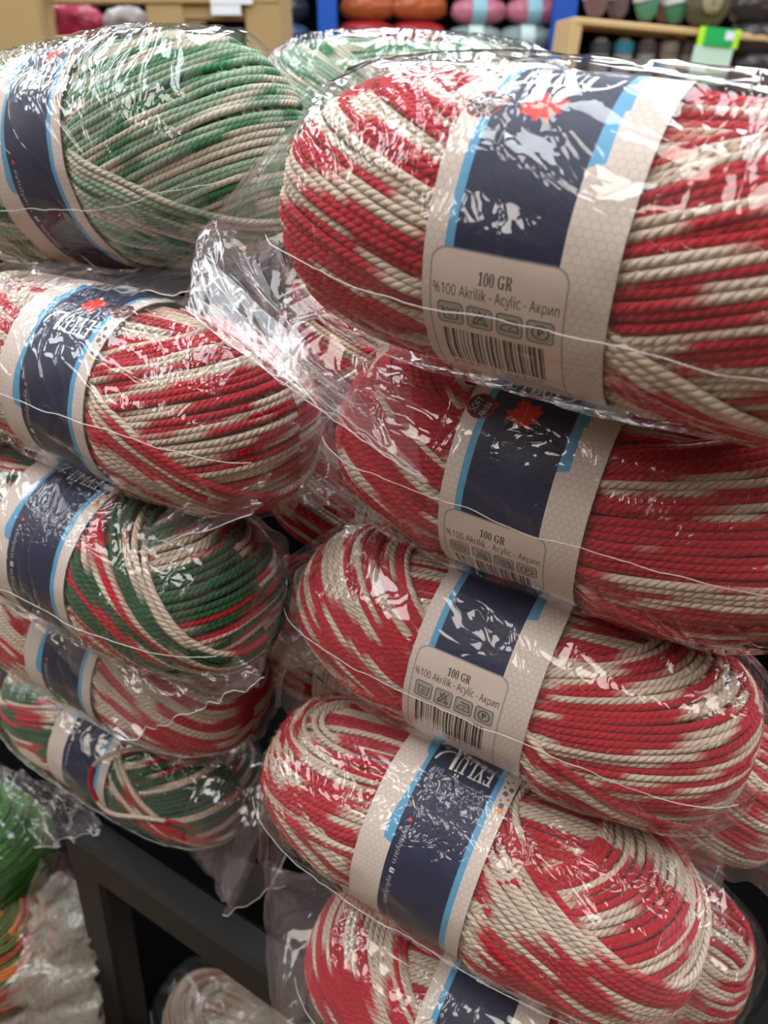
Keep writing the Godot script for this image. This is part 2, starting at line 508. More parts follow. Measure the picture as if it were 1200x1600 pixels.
func winding(a: float, ry: float, rz: float, band: Dictionary, dye: Dictionary, sd: int) -> ArrayMesh:
	# band: b tilt (degrees), x centre, from/to (degrees round), layer, clip [x0, x1]
	var rng := RandomNumberGenerator.new()
	rng.seed = sd
	var ns := FastNoiseLite.new()
	ns.seed = sd
	ns.frequency = 1.0
	ns.fractal_octaves = 1
	var s := Soup.new()
	var hair := Soup.new()
	var off: float = band.get("layer", 0) * 0.0021
	var aa := a + off
	var yy := ry + off
	var zz := rz + off
	var b := deg_to_rad(band.b)
	var xc: float = band.get("x", 0.0)
	var clip: Array = band.get("clip", [-1.0, 1.0])
	var nrm := Vector3(sin(b), cos(b), 0)
	var e1 := Vector3(cos(b), -sin(b), 0)
	var e2 := Vector3(0, 0, 1)
	var roll := Basis(Vector3.RIGHT, deg_to_rad(band.get("roll", 0.0)))
	var th := deg_to_rad(band.get("from", -68.0))
	var th1 := deg_to_rad(band.get("to", 68.0))
	var shift: float = band.get("shift", 0.0)
	var sides: int = 6 if band.has("roll") or dye.has("coarse") else 8
	var step := 0.006 if band.has("roll") or dye.has("coarse") else 0.0040
	var walk := rng.randf() * 3.0
	var shear: float = dye.get("shear", 0.02)
	var num := 0
	while th < th1:
		var fan: float = band.get("fan", 0.0) * (th / 1.57) + rng.randf_range(-1.2, 1.2)
		var n2 := roll * nrm.rotated(Vector3.BACK, deg_to_rad(fan))
		var f1 := roll * e1.rotated(Vector3.BACK, deg_to_rad(fan))
		var f2 := roll * e2
		var c := Vector3(xc, 0, 0) + n2 * (yy * sin(th) * 0.985)
		th += STRAND / ry * rng.randf_range(0.90, 1.12)
		num += 1
		walk += shear + rng.randf_range(-0.006, 0.006)
		var inside := pow(absf(c.x) / aa, POWER) + pow(Vector2(c.y / yy, c.z / zz).length(), POWER)
		if inside > 0.995: continue
		# sample the closed loop
		var pts := PackedVector3Array()
		var total := 0.0
		var count := 120
		var lift := rng.randf_range(-0.0005, 0.0005)
		for k in count:
			var t := TAU * k / count
			var dir := (f1 * (aa * cos(t)) + f2 * (zz * sin(t))).normalized()
			var lo := 0.0
			var hi := 0.25
			for q in 13:
				var m := (lo + hi) * 0.5
				var px := absf(c.x + dir.x * m) / aa
				var ey := (c.y + dir.y * m) / yy
				var ez := (c.z + dir.z * m) / zz
				if pow(px, POWER) + pow(ey * ey + ez * ez, POWER * 0.5) < 1.0: lo = m
				else: hi = m
			var p := c + dir * lo
			p.x += shift
			var w := (waist(p.x) - off / ry * (1.0 - waist(p.x)) / 0.060) * (1.0 + (lift + 0.0011 * ns.get_noise_3d(p.x * 30.0, p.y * 30.0 + num * 0.2, p.z * 30.0)) / ry)
			pts.append(Vector3(p.x, p.y * w, p.z * w))
		# walk along it in even steps and keep what lies inside the clip
		var run := PackedVector3Array()
		var arc := PackedFloat32Array()
		var sofar := 0.0
		for k in count + 1:
			var p := pts[k % count]
			if run.size():
				var d := p.distance_to(run[run.size() - 1])
				sofar = arc[arc.size() - 1] + d
				if d < step and k < count: continue
			run.append(p)
			arc.append(sofar if run.size() > 1 else 0.0)
		var m2 := run.size()
		var open := -1
		for k in m2:
			var p := run[k]
			if p.x < clip[0] or p.x > clip[1]:
				open = -1
				continue
			var d := (run[mini(k + 1, m2 - 1)] - run[maxi(k - 1, 0)]).normalized()
			var up := Vector3((p.x - shift) / aa / aa * pow(absf(p.x - shift) / aa, 1.4), p.y / (yy * yy), p.z / (zz * zz))
			up = (up - d * up.dot(d)).normalized()
			var side := d.cross(up)
			var col := dye_at(dye, ns, arc[k] + walk, num, rng)
			var base := s.v.size()
			for j in sides:
				var q := TAU * j / sides
				var cn := cos(q)
				var sn := sin(q)
				s.v.append(p + up * (cn * 0.00140) + side * (sn * 0.00140))
				s.n.append(up * cn + side * sn)
				s.uv.append(Vector2(float(j) / sides, arc[k] / 0.0027))
				s.c.append(col)
			if not dye.has("coarse"):
				for hk in 2: add_hair(hair, p, d, up, side, col, rng)
			s.v.append(p + up * 0.00140)
			s.n.append(up)
			s.uv.append(Vector2(1.0, arc[k] / 0.0027))
			s.c.append(col)
			if open >= 0:
				for j in sides:
					var q0 := open + j
					var q1 := base + j
					s.i.append(q0); s.i.append(q1); s.i.append(q0 + 1)
					s.i.append(q0 + 1); s.i.append(q1); s.i.append(q1 + 1)
			open = base
	fuzz_soup = hair
	tris += s.i.size() / 3 + hair.i.size() / 3
	return s.mesh(true)

var fuzz_soup: Soup
var tris := 0

func add_hair(h: Soup, p: Vector3, d: Vector3, up: Vector3, side: Vector3, col: Color, rng: RandomNumberGenerator) -> void:
	# one loose fibre: a bent ribbon a few hundredths of a millimetre wide
	var q := rng.randf_range(-1.3, 1.3)
	var out := up * cos(q) + side * sin(q)
	var at0 := p + out * 0.0013
	var along := (d * rng.randf_range(-1.0, 1.0) + side * rng.randf_range(-0.8, 0.8)).normalized()
	var reach := rng.randf_range(0.0012, 0.0038)
	var at1 := at0 + along * reach * 0.6 + out * rng.randf_range(0.0002, 0.0012)
	var at2 := at1 + (along + side * rng.randf_range(-0.6, 0.6)).normalized() * reach * 0.6 + out * rng.randf_range(-0.0006, 0.0008)
	var w := out.cross(along).normalized() * 0.00004
	var base := h.v.size()
	for k in [at0 - w, at0 + w, at1 - w, at1 + w, at2]:
		h.v.append(k)
		h.n.append(out)
		h.uv.append(Vector2.ZERO)
		h.c.append(col)
	for k in [0, 1, 2, 2, 1, 3, 2, 3, 4]: h.i.append(base + k)

func dye_at(dye: Dictionary, ns: FastNoiseLite, arc: float, num: int, rng: RandomNumberGenerator) -> Color:
	var u: float = arc * dye.get("rate", 16.0)
	var k: float = num * dye.get("cross", 0.30)
	var v: float = ns.get_noise_2d(u, k) + 0.25 * ns.get_noise_2d(u * 2.3 + 40.0, num * 0.9) + dye.get("bias", 0.0)
	var tone := ns.get_noise_2d(u * 1.7 + 90.0, num * 0.7)
	var a: Color = dye.light
	var b: Color = dye.dark
	var c := a.lerp(b, smoothstep(-0.05, 0.07, v))
	if dye.has("third"):
		var w: float = ns.get_noise_2d(u * 0.8 + 300.0, k * 0.8 + 70.0) + dye.get("third_bias", -0.2)
		c = c.lerp(dye.third, smoothstep(-0.03, 0.05, w))
	var g := 1.0 + 0.14 * tone
	return Color(c.r * g, c.g * g, c.b * g)

func core_mesh(a: float, ry: float, rz: float, shift: float) -> ArrayMesh:
	var rows := 25
	var cols := 33
	var pts := []
	var uvs := []
	for r in rows:
		var t := PI * r / (rows - 1)
		var x := -cos(t) * (a - 0.0016)
		var rad := pow(maxf(0.0, 1.0 - pow(absf(cos(t)), POWER)), 1.0 / POWER) * waist(x + shift)
		for c in cols:
			var q := TAU * c / (cols - 1)
			pts.append(Vector3(x + shift, sin(q) * rad * (ry - 0.0040), cos(q) * rad * (rz - 0.0040)))
			uvs.append(Vector2(q * 4.0, x * 200.0))
	return grid_mesh(pts, uvs, rows, cols)

func label_mesh(ry: float, rz: float, phi0: float, flipped: bool, sd: int) -> ArrayMesh:
	# a closed paper band; phi0 is where the top of the text box (or, flipped, the logo) sits, in degrees above the front
	var rows := 97
	var cols := 13
	var pts := []
	var uvs := []
	var half := MM_W * 0.0005
	for r in rows:
		var phi := TAU * r / (rows - 1) - PI
		for c in cols:
			var f := float(c) / (cols - 1)
			var x := lerpf(-half, half, f)
			var bulge := 0.0006 * wob.get_noise_3d(x * 60.0 + sd * 7.0, phi * 2.5, sd * 3.0) - 0.0002 * pow(absf(f * 2.0 - 1.0), 4.0)
			pts.append(Vector3(x, sin(phi) * (ry + bulge), cos(phi) * (rz + bulge)))
			var deg := rad_to_deg(phi)
			var t := (deg - phi0) / 360.0 * MM_H if not flipped else 47.0 - (deg - phi0) / 360.0 * MM_H
			uvs.append(Vector2(1.0 - f if flipped else f, 1.0 - (t - T_LOW) / MM_H))
	return grid_mesh(pts, uvs, rows, cols)

func paper_band(parent: Node3D, ry: float, rz: float, phi0: float, flipped: bool, sd: int) -> void:
	var o := part("paper_label", label_mesh(ry, rz, phi0, flipped, sd), M.printed_paper, parent)
	o.set_meta("label", "white paper band with a navy panel and light blue stripe")
	part("paper_lining", label_mesh(ry - 0.0004, rz - 0.0004, phi0, flipped, sd), M.paper_back, o)

func axes(az: float, el: float, roll := 0.0) -> Basis:
	var a := deg_to_rad(az)
	var e := deg_to_rad(el)
	var x := Vector3(sin(a) * cos(e), -sin(e), cos(a) * cos(e))
	var y := (Vector3.UP - x * x.y).normalized()
	var b := Basis(x, y, x.cross(y))
	return b * Basis(Vector3.RIGHT, deg_to_rad(roll))

func skein(label: String, group: String, where: Transform3D, size: Vector3, bands: Array, dye: Dictionary, sd: int, phi0: float, flipped: bool, shift := 0.0, labelled := true) -> Node3D:
	var o := thing("yarn_skein", label, "yarn skein", where, group)
	var inner := mat("inner_yarn_%d" % sd, (dye.light as Color).lerp(dye.dark, 0.55).linear_to_srgb(), 0.95)
	part("inner_winding", core_mesh(size.x, size.y, size.z, shift), inner, o)
	var all := [{"b": 9.0, "roll": 90.0, "layer": -0.95, "x": -0.02, "from": -72.0, "to": 72.0}] + bands
	for k in all.size():
		all[k].shift = shift
		part("yarn_winding", winding(size.x, size.y, size.z, all[k], dye, sd * 31 + k), M.yarn, o)
		if fuzz_soup.v.size():
			var fz := part("fuzz", fuzz_soup.mesh(true), M.fuzz, o)
			fz.set_meta("kind", "stuff")
	if labelled: paper_band(o, size.y + 0.0017, size.z + 0.0017, phi0, flipped, sd)
	return o

# ---------------------------------------------------------------- clear plastic bags
func profile(x: float, a: float) -> float:
	return pow(maxf(0.0, 1.0 - pow(minf(absf(x) / a, 1.0), POWER)), 1.0 / POWER)

func loft(stations: Array, fold: float, sd: int, cols := 97, busy := 1.0) -> ArrayMesh:
	# stations: [centre, up vector, front vector, crumple]; each becomes one ring
	var n := FastNoiseLite.new()
	n.seed = sd
	n.frequency = 1.0
	n.fractal_octaves = 1
	var pts := []
	var uvs := []
	var run := 0.0
	for r in stations.size():
		var st: Array = stations[r]
		if r: run += (st[0] as Vector3).distance_to(stations[r - 1][0])
		for c in cols:
			var phi := TAU * c / (cols - 1) - PI
			var u: Vector3 = st[1]
			var f: Vector3 = st[2]
			var p: Vector3 = u * sin(phi) + f * cos(phi)
			var out := (u.normalized() * sin(phi) * f.length() + f.normalized() * cos(phi) * u.length()).normalized()
			var cs := cos(phi) * 1.6
			var sn := sin(phi) * 1.6
			var h: float = 1.0 - 2.0 * absf(n.get_noise_3d(run * 16.0 * busy + 5.0, cs * 1.2 * busy + 3.0, sn * 1.2 * busy + run * 9.0))
			h += 0.28 * busy * (1.0 - 2.0 * absf(n.get_noise_3d(run * 40.0, cs * 2.6 + 9.0 + run * 20.0, sn * 2.6)))
			pts.append(st[0] + p + out * (h * fold * st[3]))
			uvs.append(Vector2(run / 0.30 + sd * 0.173, (phi / TAU) * maxf(u.length(), f.length()) / 0.043 + 0.5 + sd * 0.31))
	return grid_mesh(pts, uvs, stations.size(), cols)

func between(p: Array, n: int) -> Array:
	# smooth rings between the given stations
	var out := []
	for k in p.size() - 1:
		var a: Array = p[maxi(k - 1, 0)]
		var b: Array = p[k]
		var c: Array = p[k + 1]
		var d: Array = p[mini(k + 2, p.size() - 1)]
		for j in n:
			var t := float(j) / n
			out.append([(b[0] as Vector3).cubic_interpolate(c[0], a[0], d[0], t), (b[1] as Vector3).lerp(c[1], t), (b[2] as Vector3).lerp(c[2], t), lerpf(b[3], c[3], t)])
	out.append(p[p.size() - 1])
	return out

func bag(label: String, where: Transform3D, size: Vector3, sd: int, left: Array, right: Array, group := "clear plastic bags of the stacked skeins", seams := [-15.0], shift := 0.0) -> Node3D:
	# left and right: stations beyond the ends, in world space, nearest first: [centre, up vector, front vector, crumple]
	var o := thing("plastic_bag", label, "plastic bag", where, group)
	var inv := where.affine_inverse()
	var a := size.x + 0.006
	var st := []
	for k in 45:
		var x := -cos(PI * k / 44.0) * a * 0.985
		var w := profile(x, a)
		st.append([Vector3(x + shift, 0, 0), Vector3(0, (size.y + 0.0037) * w, 0), Vector3(0, 0, (size.z + 0.0037) * w), 1.0])
	var rims := []
	for side in [0, 1]:
		var tail: Array = left if side == 0 else right
		if tail.is_empty(): continue
		var cut := []
		var keep := []
		var xl: float = 0.80 * a
		for q in st:
			var off: bool = q[0].x < -xl + shift if side == 0 else q[0].x > xl + shift
			if not off: keep.append(q)
		st = keep
		var loc := []
		for q in tail: loc.append([inv * (q[0] as Vector3), inv.basis * (q[1] as Vector3), inv.basis * (q[2] as Vector3), q[3]])
		var join: Array = st[0] if side == 0 else st[st.size() - 1]
		var rings := between([join] + loc, 12)
		rims.append(rings[rings.size() - 1])
		if side == 1: rings.reverse()
		part("bag_end", loft(rings, 0.0026, sd + 50 + side, 65, 0.55), M.film_loose, o)
	part("sleeve", loft(st, 0.0016, sd), M.film, o)
	for q in seams:
		var path := PackedVector3Array()
		for k in 61:
			var x := lerpf(-a * 0.93, a * 0.93, k / 60.0)
			var ph := deg_to_rad(q + 5.0 * wob.get_noise_2d(x * 12.0, sd))
			var w := profile(x, a)
			var r := 0.0052 + 0.0008 * wob.get_noise_2d(x * 90.0, sd + 5.0)
			path.append(Vector3(x + shift, sin(ph) * (size.y + r) * w, cos(ph) * (size.z + r) * w))
		part("seam", tube(path, 0.00022, 5), M.film_seam, o)
	for q in rims:
		if q[3] > 0.75: continue
		var path := PackedVector3Array()
		for k in 80:
			var ph := TAU * k / 80.0
			path.append(q[0] + q[1] * sin(ph) + q[2] * cos(ph) + Vector3(0, 0.0006, 0.0003) * sin(k * 2.3))
		part("cut_edge", tube(path, 0.00028, 5, true), M.film_seam, o)
	return o

func flap(parent: Node3D, corners: Array, sd: int, crumple: float, rows := 41, cols := 41, edge := true, m: Material = null) -> void:
	# a loose sheet between four corners (world space): top left, top right, bottom right, bottom left
	var inv := parent.transform.affine_inverse()
	var q := []
	for c in corners: q.append(inv * (c as Vector3))
	var nn: Vector3 = (q[1] - q[0]).cross(q[3] - q[0]).normalized()
	var wide: float = (q[1] - q[0]).length()
	var tall: float = (q[3] - q[0]).length()
	var n := FastNoiseLite.new()
	n.seed = sd
	n.frequency = 1.0
	n.fractal_octaves = 1
	var pts := []
	var uvs := []
	for r in rows:
		for c in cols:
			var u := float(c) / (cols - 1)
			var v := float(r) / (rows - 1)
			var p: Vector3 = (q[0] as Vector3).lerp(q[1], u).lerp((q[3] as Vector3).lerp(q[2], u), v)
			var h := 1.0 - 2.0 * absf(n.get_noise_3d(u * wide * 22.0 + v * tall * 10.0, v * tall * 14.0, sd))
			h += 0.3 * (1.0 - 2.0 * absf(n.get_noise_3d(u * wide * 55.0, v * tall * 40.0 + u * wide * 25.0, sd + 4.0)))
			p += nn * (h * crumple)
			p += (q[1] - q[0]).normalized() * crumple * 0.6 * n.get_noise_2d(v * tall * 90.0, 3.0)
			p += (q[3] - q[0]).normalized() * crumple * 0.6 * n.get_noise_2d(u * wide * 90.0, 13.0)
			pts.append(p)
			uvs.append(Vector2(u * wide / 0.25 + sd * 0.29, v * tall / 0.25 + sd * 0.41))
	part("flap", grid_mesh(pts, uvs, rows, cols), m if m else M.film_loose, parent)
	if edge:
		var path := PackedVector3Array()
		for c in cols: path.append(pts[(rows - 1) * cols + c])
		part("cut_edge", tube(path, 0.00028, 5), M.film_seam, parent)

# ---------------------------------------------------------------- light
func panel(x: float, z: float, w: float, d: float, y: float, energy: float, tint: Color) -> void:
	var o := thing("ceiling_light", "square white ceiling light panel outside the picture", "ceiling light", Transform3D(Basis(), Vector3(x, y, z)), "ceiling light panels")
	part("frame", block(Vector3(w + 0.04, 0.03, d + 0.04)), M.lamp_frame, o, Transform3D(Basis(), Vector3(0, 0.02, 0)))
	part("diffuser", block(Vector3(w, 0.012, d), 0.002), M.lamp_glow, o)
	var l := AreaLight3D.new()
	l.name = "panel_light"
	l.area_size = Vector2(w, d)
	l.light_energy = energy
	l.light_color = tint
	l.set("area_range", 12.0)
	l.shadow_enabled = true
	l.transform = Transform3D(Basis(Vector3.RIGHT, -PI / 2), Vector3(0, -0.012, 0))
	o.add_child(l)

func _ready() -> void:
	# camera
	var cam := Camera3D.new()
	cam.name = "camera"
	add_child(cam)
	cam.transform = Transform3D(cam_basis, EYE)
	cam.fov = rad_to_deg(2.0 * atan(800.0 / FOCAL))
	cam.near = 0.02
	cam.far = 30.0
	var lens := CameraAttributesPhysical.new()
	lens.frustum_focal_length = 18.0
	lens.frustum_focus_distance = 0.25
	lens.frustum_near = 0.02
	lens.frustum_far = 30.0
	lens.exposure_aperture = 9.5
	cam.attributes = lens
	cam.current = true
	var env := Environment.new()
	env.background_mode = Environment.BG_COLOR
	env.background_color = Color(0.02, 0.02, 0.02)
	env.tonemap_mode = Environment.TONE_MAPPER_LINEAR
	env.tonemap_exposure = 1.04
	env.sdfgi_enabled = true
	env.ssao_enabled = true
	env.ssil_enabled = true
	var we := WorldEnvironment.new()
	we.name = "environment"
	we.environment = env
	add_child(we)
	make_materials()
	for x in [-2.6, -1.4, -0.2, 1.0, 2.2]:
		for z in [-3.3, -2.3, -1.3, -0.4, 0.5]:
			panel(x, z, 0.6, 0.6, 2.93, 0.75, Color(1.0, 0.93, 0.86) if z > 0.0 else Color(0.95, 0.98, 1.0))
	wob.seed = 4
	wob.frequency = 1.0
	room()
	rack()
	right_stack()
	left_stack()
	lower_goods()
	background()

func room() -> void:
	var x0 := -3.6; var x1 := 3.2; var z0 := -4.4; var z1 := 2.6; var t := 0.1
	structure("floor", block(Vector3(x1 - x0 + 0.4, t, z1 - z0 + 0.4)), M.floor_tile, Transform3D(Basis(), Vector3((x0 + x1) / 2, -t / 2, (z0 + z1) / 2)))
	structure("ceiling", block(Vector3(x1 - x0 + 0.4, t, z1 - z0 + 0.4)), M.ceiling_tile, Transform3D(Basis(), Vector3((x0 + x1) / 2, 3.0 + t / 2, (z0 + z1) / 2)))
	structure("wall_back", block(Vector3(x1 - x0 + 0.4, 3.0, t)), M.plaster, Transform3D(Basis(), Vector3((x0 + x1) / 2, 1.5, z0 - t / 2)))
	structure("wall_front", block(Vector3(x1 - x0 + 0.4, 3.0, t)), M.plaster, Transform3D(Basis(), Vector3((x0 + x1) / 2, 1.5, z1 + t / 2)))
	structure("wall_left", block(Vector3(t, 3.0, z1 - z0)), M.plaster, Transform3D(Basis(), Vector3(x0 - t / 2, 1.5, (z0 + z1) / 2)))
	structure("wall_right", block(Vector3(t, 3.0, z1 - z0)), M.plaster, Transform3D(Basis(), Vector3(x1 + t / 2, 1.5, (z0 + z1) / 2)))

const SHELF_Y := -0.424

func rack() -> void:
	var b := axes(60.3, 0.0)
	var o := thing("display_rack", "black steel display rack under the stacked yarn", "rack", Transform3D(axes(60.3, 6.5), EYE + Vector3(-0.05, 0, -0.30)))
	# local: x along the shelf, y up, z towards the viewer
	var front := 0.046
	var beam_y := SHELF_Y - 0.012
	part("shelf", block(Vector3(0.60, 0.012, 0.24), 0.002), M.black_board, o, Transform3D(Basis(), Vector3(0.19, SHELF_Y - 0.006, front - 0.19)))
	part("front_beam", block(Vector3(0.62, 0.034, 0.02), 0.003), M.black_steel, o, Transform3D(Basis(), Vector3(0.225, beam_y + 0.006, front + 0.01)))
	part("lower_shelf", block(Vector3(1.30, 0.012, 0.52), 0.002), M.black_board, o, Transform3D(Basis(), Vector3(-0.12, -0.741, -0.09)))
	part("dark_backing", block(Vector3(1.30, 1.30, 0.01), 0.002), M.black_board, o, Transform3D(Basis(), Vector3(-0.12, -0.745, -0.345)))  # added black sheet standing in for the shade behind and between the stacks
	for x in [-0.071, 0.486]:
		part("post", block(Vector3(0.028, 1.02, 0.022), 0.003), M.black_steel, o, Transform3D(Basis(), Vector3(x, SHELF_Y - 0.505, front + 0.008)))
	part("rear_post", block(Vector3(0.014, 1.9, 0.014), 0.003), M.grey_steel, o, Transform3D(Basis(), o.transform.affine_inverse() * (at(1186, 1480, 0.37) + Vector3(0, -0.15, 0))))

const CREAM := Color(0.86, 0.72, 0.585)
const RED := Color(0.64, 0.022, 0.042)

func right_stack() -> void:
	var g := "yarn skeins of the right stack"
	var dye := {"light": CREAM, "dark": RED, "rate": 16.0, "cross": 0.22, "shear": 0.010, "bias": 0.05}
	var L := [-1.0, -0.004]
	var R := [0.004, 1.0]
	var s := Vector3(0.094, 0.0385, 0.0392)
	var b := axes(60.3, 3.95)
	var t1 := Transform3D(b, EYE + Vector3(0.0504, -0.0408, -0.2185))
	var t2 := Transform3D(b, EYE + Vector3(0.0588, -0.1242, -0.2426))
	var t3 := Transform3D(b, EYE + Vector3(0.0478, -0.2038, -0.2382))
	var t4 := Transform3D(b, EYE + Vector3(0.0271, -0.2767, -0.2127))
	var t5 := Transform3D(b, EYE + Vector3(0.0458, -0.3659, -0.1815))
	skein("red and cream yarn skein on top of the right stack, barcode showing", g, t1, Vector3(0.089, 0.0385, 0.0392), [
		{"b": 17.0, "x": -0.05, "clip": L, "layer": 0}, {"b": -17.0, "x": 0.05, "clip": R, "layer": 0},
		{"b": 22.0, "x": 0.06, "clip": R, "layer": 1, "from": -70.0, "to": -40.0}], dye, 11, 4.0, false, 0.005)
	var d2 := dye.duplicate(); d2.bias = 0.48
	skein("mostly red yarn skein with a round badge, second from top of the right stack", g, t2, Vector3(0.0865, 0.0385, 0.0392), [
		{"b": 24.0, "x": -0.05, "clip": L}, {"b": -12.0, "x": 0.05, "clip": R},
		{"b": 14.0, "x": 0.06, "clip": R, "layer": 1, "from": -70.0, "to": -42.0}], d2, 12, -1.0, false, 0.0075)
	var d3 := dye.duplicate(); d3.bias = 0.08
	skein("red and cream yarn skein, third from top of the right stack, barcode showing", g, t3, Vector3(0.0915, 0.0385, 0.0392), [
		{"b": 28.0, "x": -0.05, "clip": L, "from": -30.0}, {"b": -12.0, "x": -0.05, "clip": L, "layer": 0, "to": -20.0}, {"b": -14.0, "x": 0.05, "clip": R},
		{"b": 24.0, "x": 0.05, "clip": R, "layer": 1, "from": -75.0, "to": -8.0}], d3, 13, 33.0, false, 0.0025)
	skein("red and cream yarn skein with upside-down label, fourth from top of the right stack", g, t4, Vector3(0.092, 0.0385, 0.0392), [
		{"b": 26.0, "x": -0.05, "clip": L, "to": 20.0}, {"b": -8.0, "x": -0.05, "clip": L, "from": 10.0}, {"b": -20.0, "x": 0.05, "clip": R},
		{"b": 22.0, "x": 0.035, "clip": R, "layer": 1, "from": -40.0, "to": 52.0}], dye, 14, 94.0, true, 0.008)
	skein("red and cream yarn skein at the bottom of the right stack", g, t5, Vector3(0.09, 0.0385, 0.0392), [
		{"b": 26.0, "x": -0.05, "clip": L}, {"b": 16.0, "x": 0.05, "clip": R}], d3, 15, 50.0, false, 0.004)
	var t6 := Transform3D(b, EYE + Vector3(0.087, -0.363, -0.2466))
	var t7 := Transform3D(b, EYE + Vector3(0.100, -0.282, -0.2750))
	var d6 := d3.duplicate(); d6.coarse = true
	skein("red and cream skein end showing low behind the right stack, beside the grey post", g, t6, s, [
		{"b": 12.0, "x": -0.05, "clip": L}, {"b": 24.0, "x": 0.05, "clip": R}], d6, 16, 60.0, false)
	skein("red and cream skein end partly hidden behind the right stack, above another end", g, t7, s, [
		{"b": 12.0, "x": -0.05, "clip": L}, {"b": 24.0, "x": 0.05, "clip": R}], d6, 17, 60.0, false)
	var behind := [[Vector3(0.036, -0.119, -0.344), "second"], [Vector3(0.025, -0.199, -0.340), "third"], [Vector3(0.0045, -0.272, -0.314), "fourth"]]
	for k in 3:
		skein("red and cream skein in the gap between the stacks, %s layer down" % behind[k][1], "skeins in the gap between the stacks", Transform3D(b, EYE + behind[k][0]), s, [
			{"b": 12.0, "x": -0.05, "clip": L}, {"b": 18.0, "x": 0.05, "clip": R}], d6, 51 + k, 60.0, false)
	var bg := "clear plastic bags round the right stack"
	bag("clear bag round the low skein end beside the grey post", t6, s, 17, [], [], bg, [-20.0])
	var b1 := bag("clear bag round the topmost red skein, its torn end hanging to the left", t1, Vector3(0.089, 0.0385, 0.0392), 1, [
		[at(395, 425, 0.262), (at(335, 340, 0.268) - at(440, 520, 0.25)) * 0.5, Vector3(0.0, 0, 0.012), 0.5],
		[at(430, 520, 0.252), (at(290, 400, 0.268) - at(560, 640, 0.240)) * 0.5, Vector3(-0.004, 0, 0.005), 0.45],
		[at(467, 608, 0.243), (at(282, 475, 0.262) - at(652, 742, 0.230)) * 0.5, Vector3(-0.001, 0, 0.0022), 0.4]], [], bg, [-15.0], 0.005)
	flap(b1, [at(305, 405, 0.266), at(640, 590, 0.226), at(655, 744, 0.226), at(282, 480, 0.262)], 32, 0.0028, 41, 61)
	var b2 := bag("clear bag round the mostly red skein below the topmost one", t2, Vector3(0.0865, 0.0385, 0.0392), 2, [
		[at(500, 700, 0.30), (at(488, 640, 0.30) - at(520, 780, 0.30)) * 0.5, Vector3(0, 0, 0.014), 1.8],
		[at(470, 730, 0.305), (at(470, 690, 0.305) - at(480, 770, 0.30)) * 0.5, Vector3(0, 0, 0.010), 1.4]], [], bg, [4.0], 0.0075)
	flap(b2, [at(478, 660, 0.29), at(520, 660, 0.28), at(566, 872, 0.288), at(540, 860, 0.295)], 5, 0.0035, 41, 13)
	var b3 := bag("clear bag round the third skein of the right stack", t3, Vector3(0.0915, 0.0385, 0.0392), 3, [
		[at(450, 960, 0.345), (at(450, 900, 0.345) - at(450, 1040, 0.34)) * 0.5, Vector3(0, 0, 0.014), 1.8],
		[at(425, 1010, 0.35), (at(420, 930, 0.35) - at(440, 1100, 0.34)) * 0.5, Vector3(0, 0, 0.006), 1.8]], [], bg, [6.0], 0.0025)
	flap(b3, [at(425, 925, 0.338), at(478, 935, 0.332), at(474, 1125, 0.335), at(430, 1110, 0.345)], 36, 0.005, 41, 21, false)
	flap(b3, [at(1040, 1295, 0.25), at(1230, 1190, 0.215), at(1260, 1420, 0.225), at(1085, 1385, 0.25)], 31, 0.004, 41, 41, false)
	bag("clear bag round the skein with the upside-down label", t4, Vector3(0.092, 0.0385, 0.0392), 4, [
		[at(415, 1290, 0.355), (at(420, 1180, 0.36) - at(430, 1380, 0.345)) * 0.5, Vector3(0, 0, 0.012), 1.5]], [
		[at(1090, 1460, 0.265), (at(1120, 1330, 0.262) - at(1060, 1590, 0.275)) * 0.5, Vector3(0, 0, 0.014), 1.6]], bg, [-18.0], 0.008)
	bag("clear bag round the lowest skein of the right stack", t5, Vector3(0.09, 0.0385, 0.0392), 5, [
		[at(445, 1500, 0.375), (at(440, 1390, 0.38) - at(470, 1620, 0.36)) * 0.5, Vector3(0, 0, 0.02), 2.2],
		[at(425, 1520, 0.375), (at(420, 1440, 0.38) - at(440, 1620, 0.36)) * 0.5, Vector3(0, 0, 0.008), 2.2]], [], bg, [-10.0], 0.004)

func loose_strand(o: Node3D, points: Array) -> void:
	var inv := o.transform.affine_inverse()
	var path := PackedVector3Array()
	for k in points.size() - 1:
		for j in 10:
			path.append(inv * (points[k] as Vector3).cubic_interpolate(points[k + 1], points[maxi(k - 1, 0)], points[mini(k + 2, points.size() - 1)], j / 10.0))
	var s := Soup.new()
	tube_into(s, path, 0.0013, 8)
	for k in path.size():
		for j in 8: s.c.append(RED if (k > 26 and k < 44) or k > 66 else CREAM)
	for k in s.uv.size(): s.uv[k].y *= 8.0
	part("loose_strand", s.mesh(true), M.yarn, o)

